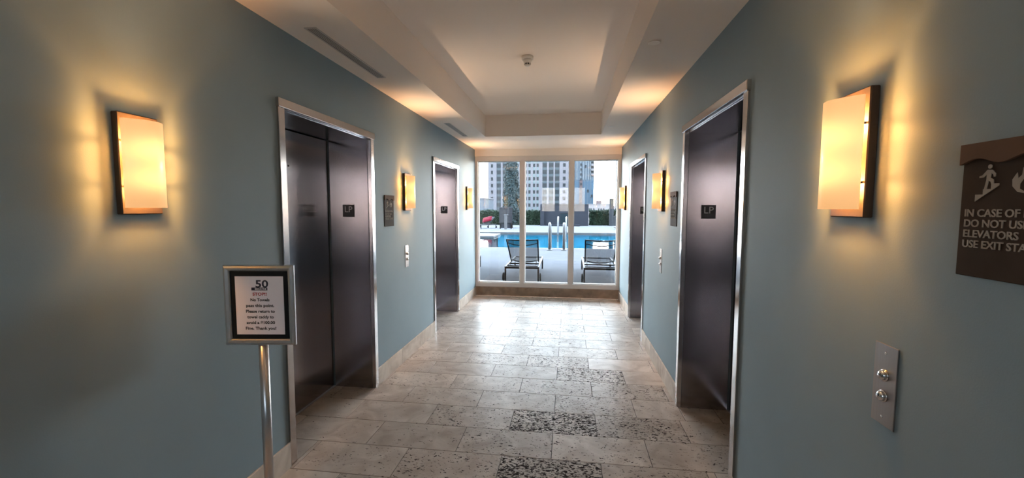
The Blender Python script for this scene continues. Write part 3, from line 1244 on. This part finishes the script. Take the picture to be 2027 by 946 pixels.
# ------------------------------------------------------------------ far side of the deck
bw_ = root('bar_wall', (-.42, 36.2, DECK))
tag(bw_, 'charcoal slate wall with a blue grey panel across the pool', 'garden wall')
MB().box(-1.98, 2.06, 0, .5, 0, 1.80).build('wall', SLATE, bw_)
MB().box(-2.0, 2.08, -.03, .53, 1.80, 1.84).build('coping', SLATE2, bw_)
MB().box(-2.02, -1.68, -.22, 0, 0, 1.84).build('pier', SLATE, bw_)
MB().box(-1.2, 1.32, -1.0, 0, 0, .12).build('step', SLATE, bw_)
MB().cbox(-.31, .33, -.05, 0, .12, 1.02, .01).build('panel', DOORBL, bw_)
for x in (-.33, .34):
    MB().box(x - .025, x + .025, -.06, 0, .12, 1.06).build('panel_frame', SLATE2, bw_)
MB().box(-.355, .365, -.06, 0, 1.06, 1.11).build('panel_frame', SLATE2, bw_)

pr = root('deck_pillar', (3.6, 36.7, DECK))
tag(pr, 'dark grey pillar with sloping buttress before the hedge', 'pillar')
MB().box(-.18, .17, -.18, .18, 0, 2.25).build('shaft', SLATE2, pr)
MB().box(-.20, .19, -.20, .20, 2.25, 2.30).build('coping', SLATE, pr)
MB().prism([(.17, 0), (.85, 0), (.85, 1.15), (.55, 1.15), (.17, .75)], lambda a, b, d: (a, d, b), -.16, .16).build('buttress', SLATE2, pr, fix=True)

tb = root('low_table', (3.75, 30.4, DECK))
tag(tb, 'low round white table on the far deck by the right window edge', 'table')
MB().lathe([(.55, .10), (.60, .12), (.60, .16), (.58, .17)], n=32).build('top', COPING, tb)
MB().lathe([(.30, 0.0005), (.26, .10)], n=24).build('base', SLATE2, tb)

# notice board
nb = root('notice_board', (-4.52, 29.85, DECK))
tag(nb, 'grey pool rules board with white writing in front of the cypress', 'notice board')
MB().cbox(-.47, .48, 0, .05, .42, 1.55, .01).build('board', BOARD, nb)
for x in (-.40, .40):
    MB().cbox(x - .035, x + .035, .05, .12, 0, 1.5, .005).build('leg', CHFR, nb)
MB().box(-.42, .43, .10, .14, .06, .38).build('lower_panel', SLATE, nb)
text('heading', 'POOL RULES', .10, BOARD_INK, nb, (0, -.004, 1.44), (PI / 2, 0, 0), .001, 'CENTER', .002, width=.52)
for i in range(11):
    z = 1.33 - i * .083
    ln = (.74, .72, .76, .60, .78, .40, .62, .74, .74, .66, .80)[i]
    MB().box(-.40, -.40 + ln, -.004, -.001, z, z + .026).build('text_line', BOARD_INK, nb)

ps = root('shower_post', (-4.40, 29.15, DECK))
tag(ps, 'white pool shower post in front of the rules board', 'shower post')
MB().cbox(-.085, .085, -.085, .085, 0, .98, .01).build('post', POSTW, ps)
MB().cbox(-.12, .16, -.09, .09, .98, 1.05, .01).build('head', POSTW, ps)


# ------------------------------------------------------------------ planting
def leaves(pts, size, rnd):
    """leaf quads at points (p, n)"""
    m = MB()
    for p, nrm in pts:
        nrm = (Vector(nrm) + Vector((rnd.uniform(-.8, .8), rnd.uniform(-.8, .8), rnd.uniform(-.8, .8)))).normalized()
        u = nrm.orthogonal().normalized()
        u.rotate(Matrix.Rotation(rnd.uniform(0, 6.28), 3, nrm))
        v = nrm.cross(u)
        a, b = size * rnd.uniform(.6, 1.2), size * rnd.uniform(.35, .7)
        p = Vector(p)
        m.add([p - u * a, p - v * b, p + u * a, p + v * b], [(0, 1, 2, 3)])
    return m


def hedge(x0, x1, y0, y1, zt, n, lab):
    rnd = random.Random(int(x0 * 10) + 99)
    s = root('hedge', ((x0 + x1) / 2, (y0 + y1) / 2, DECK))
    tag(s, lab, 'hedge', 'clipped hedges')
    hx, hy = (x1 - x0) / 2, (y1 - y0) / 2
    core = MB()
    nx, nz = 40, 6
    core.box(-hx + .06, hx - .06, -hy + .08, hy - .08, 0, zt - .08)
    core.build('core', LEAF1, s)
    pts = []
    for i in range(n):
        if rnd.random() < .75:
            x = rnd.uniform(-hx, hx)
            z = rnd.uniform(.02, zt)
            y = -hy + .10 * math.sin(x * 2.3 + z * 3) * .6 + rnd.uniform(-.05, .12)
            pts.append(((x, y, z), (0, -1, .2)))
        else:
            x = rnd.uniform(-hx, hx)
            y = rnd.uniform(-hy, hy)
            pts.append(((x, y, zt + .05 * math.sin(x * 3.1) + rnd.uniform(-.08, .06)), (0, -.3, 1)))
    lf = leaves(pts, .07, rnd).build('foliage', LEAF1, s)
    lf['kind'] = 'stuff'


hedge(-13.0, -2.45, 37.0, 38.2, 1.26, 9000, 'clipped green hedge on the far deck, left of the slate wall')
hedge(1.75, 8.5, 37.2, 38.4, 1.30, 7000, 'clipped green hedge on the far deck, right of the slate wall')


def cypress(x, y, h, rmax, n, lab):
    rnd = random.Random(int(x * 100))
    s = root('cypress_tree', (x, y, DECK))
    tag(s, lab, 'tree', 'cypress trees on the deck')
    MB().lathe([(.09, 0), (.07, .6), (.05, h * .6), (.015, h * .93)], n=10).build('trunk', BARK, s)
    prof = lambda t: rmax * (.55 + .45 * min(1, t / .12)) * (1 - max(0, t - .12) / .88) ** .62
    core = [(max(.02, prof(k / 14) * .8), .35 + (h - .45) * k / 14) for k in range(15)]
    MB().lathe(core, n=18).build('crown_core', LEAF2, s)
    pts = []
    for i in range(n):
        t = 1 - math.sqrt(rnd.random())
        a = rnd.uniform(0, 2 * PI)
        r = prof(t) * (1 + .10 * math.sin(a * 5 + t * 40)) * rnd.uniform(.82, 1.06)
        z = .3 + (h - .3) * t
        pts.append(((r * math.cos(a), r * math.sin(a), z), (math.cos(a), math.sin(a), .5)))
    lf = leaves(pts, .075, rnd).build('foliage', LEAF2, s)
    lf['kind'] = 'stuff'


cypress(-4.32, 31.6, 8.2, .66, 9000, 'tall dark cypress rising behind the pool rules board')
cypress(4.15, 33.2, 5.0, .50, 5000, 'cypress at the right edge of the window by the grey pillar')

# ------------------------------------------------------------------ city beyond
struct(MB().box(-260, 260, 39.5, 520, -31, -30).build('city_ground', CITY), 'city ground far below the deck')

FLR, YT, Z0 = 3.44, 220.0, -28.0
twr = root('office_tower', (-21.2, YT, -30))
tag(twr, 'white office tower with columns of dark windows behind the cypress', 'building')
ox, oz = -21.2, -30
rows = [r for r in range(-2, 15)]
zrow = lambda r: 1.2 + r * FLR - oz            # local floor base
MB().box(-42.8 - ox, .2 - ox, .35, 30, 0, 78).build('core', BW, twr)
WINC = [(-41.15, -40.0, .30, .75), (-27.5, -26.35, .32, .8), (-23.1, -21.97, .30, .8), (-21.2, -20.1, .30, .8), (-18.8, -17.7, .3, .85), (-16.95, -15.85, .3, .85), (-3.3, -1.95, .3, .8)]
STRIP = [(-38.1, -35.8), (-34.85, -32.6), (-31.8, -29.4), (-13.9, -11.6), (-10.6, -8.2), (-7.45, -5.1)]
allc = sorted([(a, b, 'w') for a, b, _, _ in WINC] + [(a, b, 's') for a, b in STRIP])
# proud wall piers between the columns
edges = [-42.8]
for a, b, _ in allc:
    edges += [a, b]
edges.append(.2)
for i in range(0, len(edges), 2):
    MB().box(edges[i] - ox, edges[i + 1] - ox, 0, .35, 0, 78).build('pier', BW, twr)
wme, sme = {}, {}
for a, b, kind in allc:
    hw_ = (b - a) / 2
    cx = (a + b) / 2 - ox
    key = round(hw_, 2)
    for r in rows:
        z = zrow(r)
        if kind == 'w':
            if (key, 'w') not in wme:
                wme[(key, 'w')] = MB().box(-hw_, hw_, .18, .35, 0, 1.75).mesh('window', BWIN)
                wme[(key, 'p')] = MB().box(-hw_, hw_, .06, .35, 0, FLR - 1.75).mesh('spandrel', BW)
                wme[(key, 'b')] = MB().box(-hw_, hw_, .06, .35, 0, FLR - 1.75).mesh('spandrel', BSPAN)
            link('window', wme[(key, 'w')], twr, (cx, 0, z + 1.2))
            link('spandrel', wme[(key, 'p' if (a < -40 or a > -4) else 'b')], twr, (cx, 0, z + 1.2 + 1.75))
        else:
            if key not in sme:
                sme[key] = (MB().box(-hw_, hw_, .18, .35, 0, 2.1).mesh('window', BWIN), MB().box(-hw_, hw_, .12, .35, 0, FLR - 2.1).mesh('spandrel', pmat('dull blue spandrel', ext(.15, .21, .26), spec=.03, rough=.25)))
            link('window', sme[key][0], twr, (cx, 0, z + 1.0))
            link('spandrel', sme[key][1], twr, (cx, 0, z + 3.1))

gt = root('glass_tower', (8.8, 300, -30))
tag(gt, 'blue glass tower with white fins and balconies at its edge', 'building')
MB().box(-8.6, 8.2, 0, 22, 0, 51.5).build('lower_glass', BGL, gt)
MB().box(-8.6, 8.2, .3, 22, 51.5, 110).build('upper_glass', pmat('upper tower glass', ext(.30, .42, .55), spec=.03, rough=.15, noise=.1, nscale=.2), gt)
for x in (-7.2, -5.9, -3.6, -1.2, 1.0, 2.6, 4.4, 5.6):
    MB().box(x - .28, x + .28, -.25, .3, 51.5, 110).build('fin', BGL2, gt)
MB().box(-1.7, .3, -.5, 0, 0, 51.5).build('stone_strip', BPINK, gt)
for k in range(15):
    MB().box(-1.2, -.2, -.6, -.5, 24 + k * 3.4, 25.6 + k * 3.4).build('window', BWIN, gt)
for k in range(12):
    z = 54.5 + k * 3.3
    MB().box(6.2, 8.25, -1.2, .3, z, z + 1.5).build('balcony', BW2, gt)
    MB().box(6.3, 8.2, -.05, .3, z + 1.5, z + 3.3).build('balcony_opening', BWIN, gt)
for (x, z) in ((-6.9, 57), (-5.6, 57), (2.4, 60), (4.2, 43), (6.9, 39.5)):
    MB().box(x - .5, x + .5, -.3, 0, z, z + 1.8).build('window', BWIN, gt)
for x in (-6.5, 1.8, 3.9, 6.1):
    MB().box(x - .07, x + .07, -.12, 0, 0, 51.5).build('mullion', BGL2, gt)

rt = root('balcony_tower', (27.8, 200, -30))
tag(rt, 'pale tower with stacked balconies at the right edge of the window', 'building')
MB().box(-5.0, 6, .8, 16, 0, 80).build('core', pmat('grey tower wall', ext(.30, .33, .40), spec=.03, rough=.6), rt)
for k in range(24):
    MB().box(-5.5, 5.5, -.8, .8, 3 + k * 3.1, 4.3 + k * 3.1).build('balcony', BW2, rt)

lb = root('low_building', (12.0, 150, -30))
tag(lb, 'long low white building with small windows above the right hedge', 'building')
MB().box(-5.4, 3.0, 0, 14, 0, 33.1).build('block', BW2, lb)
MB().box(3.0, 10, .6, 14, 0, 32.5).build('annex', BW2, lb)
MB().box(-2.4, -.6, 2, 5, 33.1, 34.3).build('roof_house', BPINK, lb)
MB().box(-5.6, 3.2, -.1, 0, 32.9, 33.2).build('parapet', BW, lb)
for x in (-4.9, -4.3, -3.4, -1.7, -.85, 0, 2.0, 2.7, 4.2, 5.5, 7.0):
    MB().box(x - .22, x + .22, -.05 if x < 3 else .55, 0.0 if x < 3 else .6, 30.6, 31.6).build('window', BWIN, lb)
    MB().box(x - .22, x + .22, -.05 if x < 3 else .55, 0.0 if x < 3 else .6, 28.4, 29.4).build('window', BWIN, lb)

wb = root('warehouse', (-32.6, 150, -30))
tag(wb, 'plain blue grey block left of the white office tower', 'building')
MB().box(-9, 2.9, 0, 14, 0, 35.0).build('wall', BGREY, wb)
MB().box(-9.2, 3.1, -.2, 14.2, 35.0, 35.5).build('parapet', BW, wb)
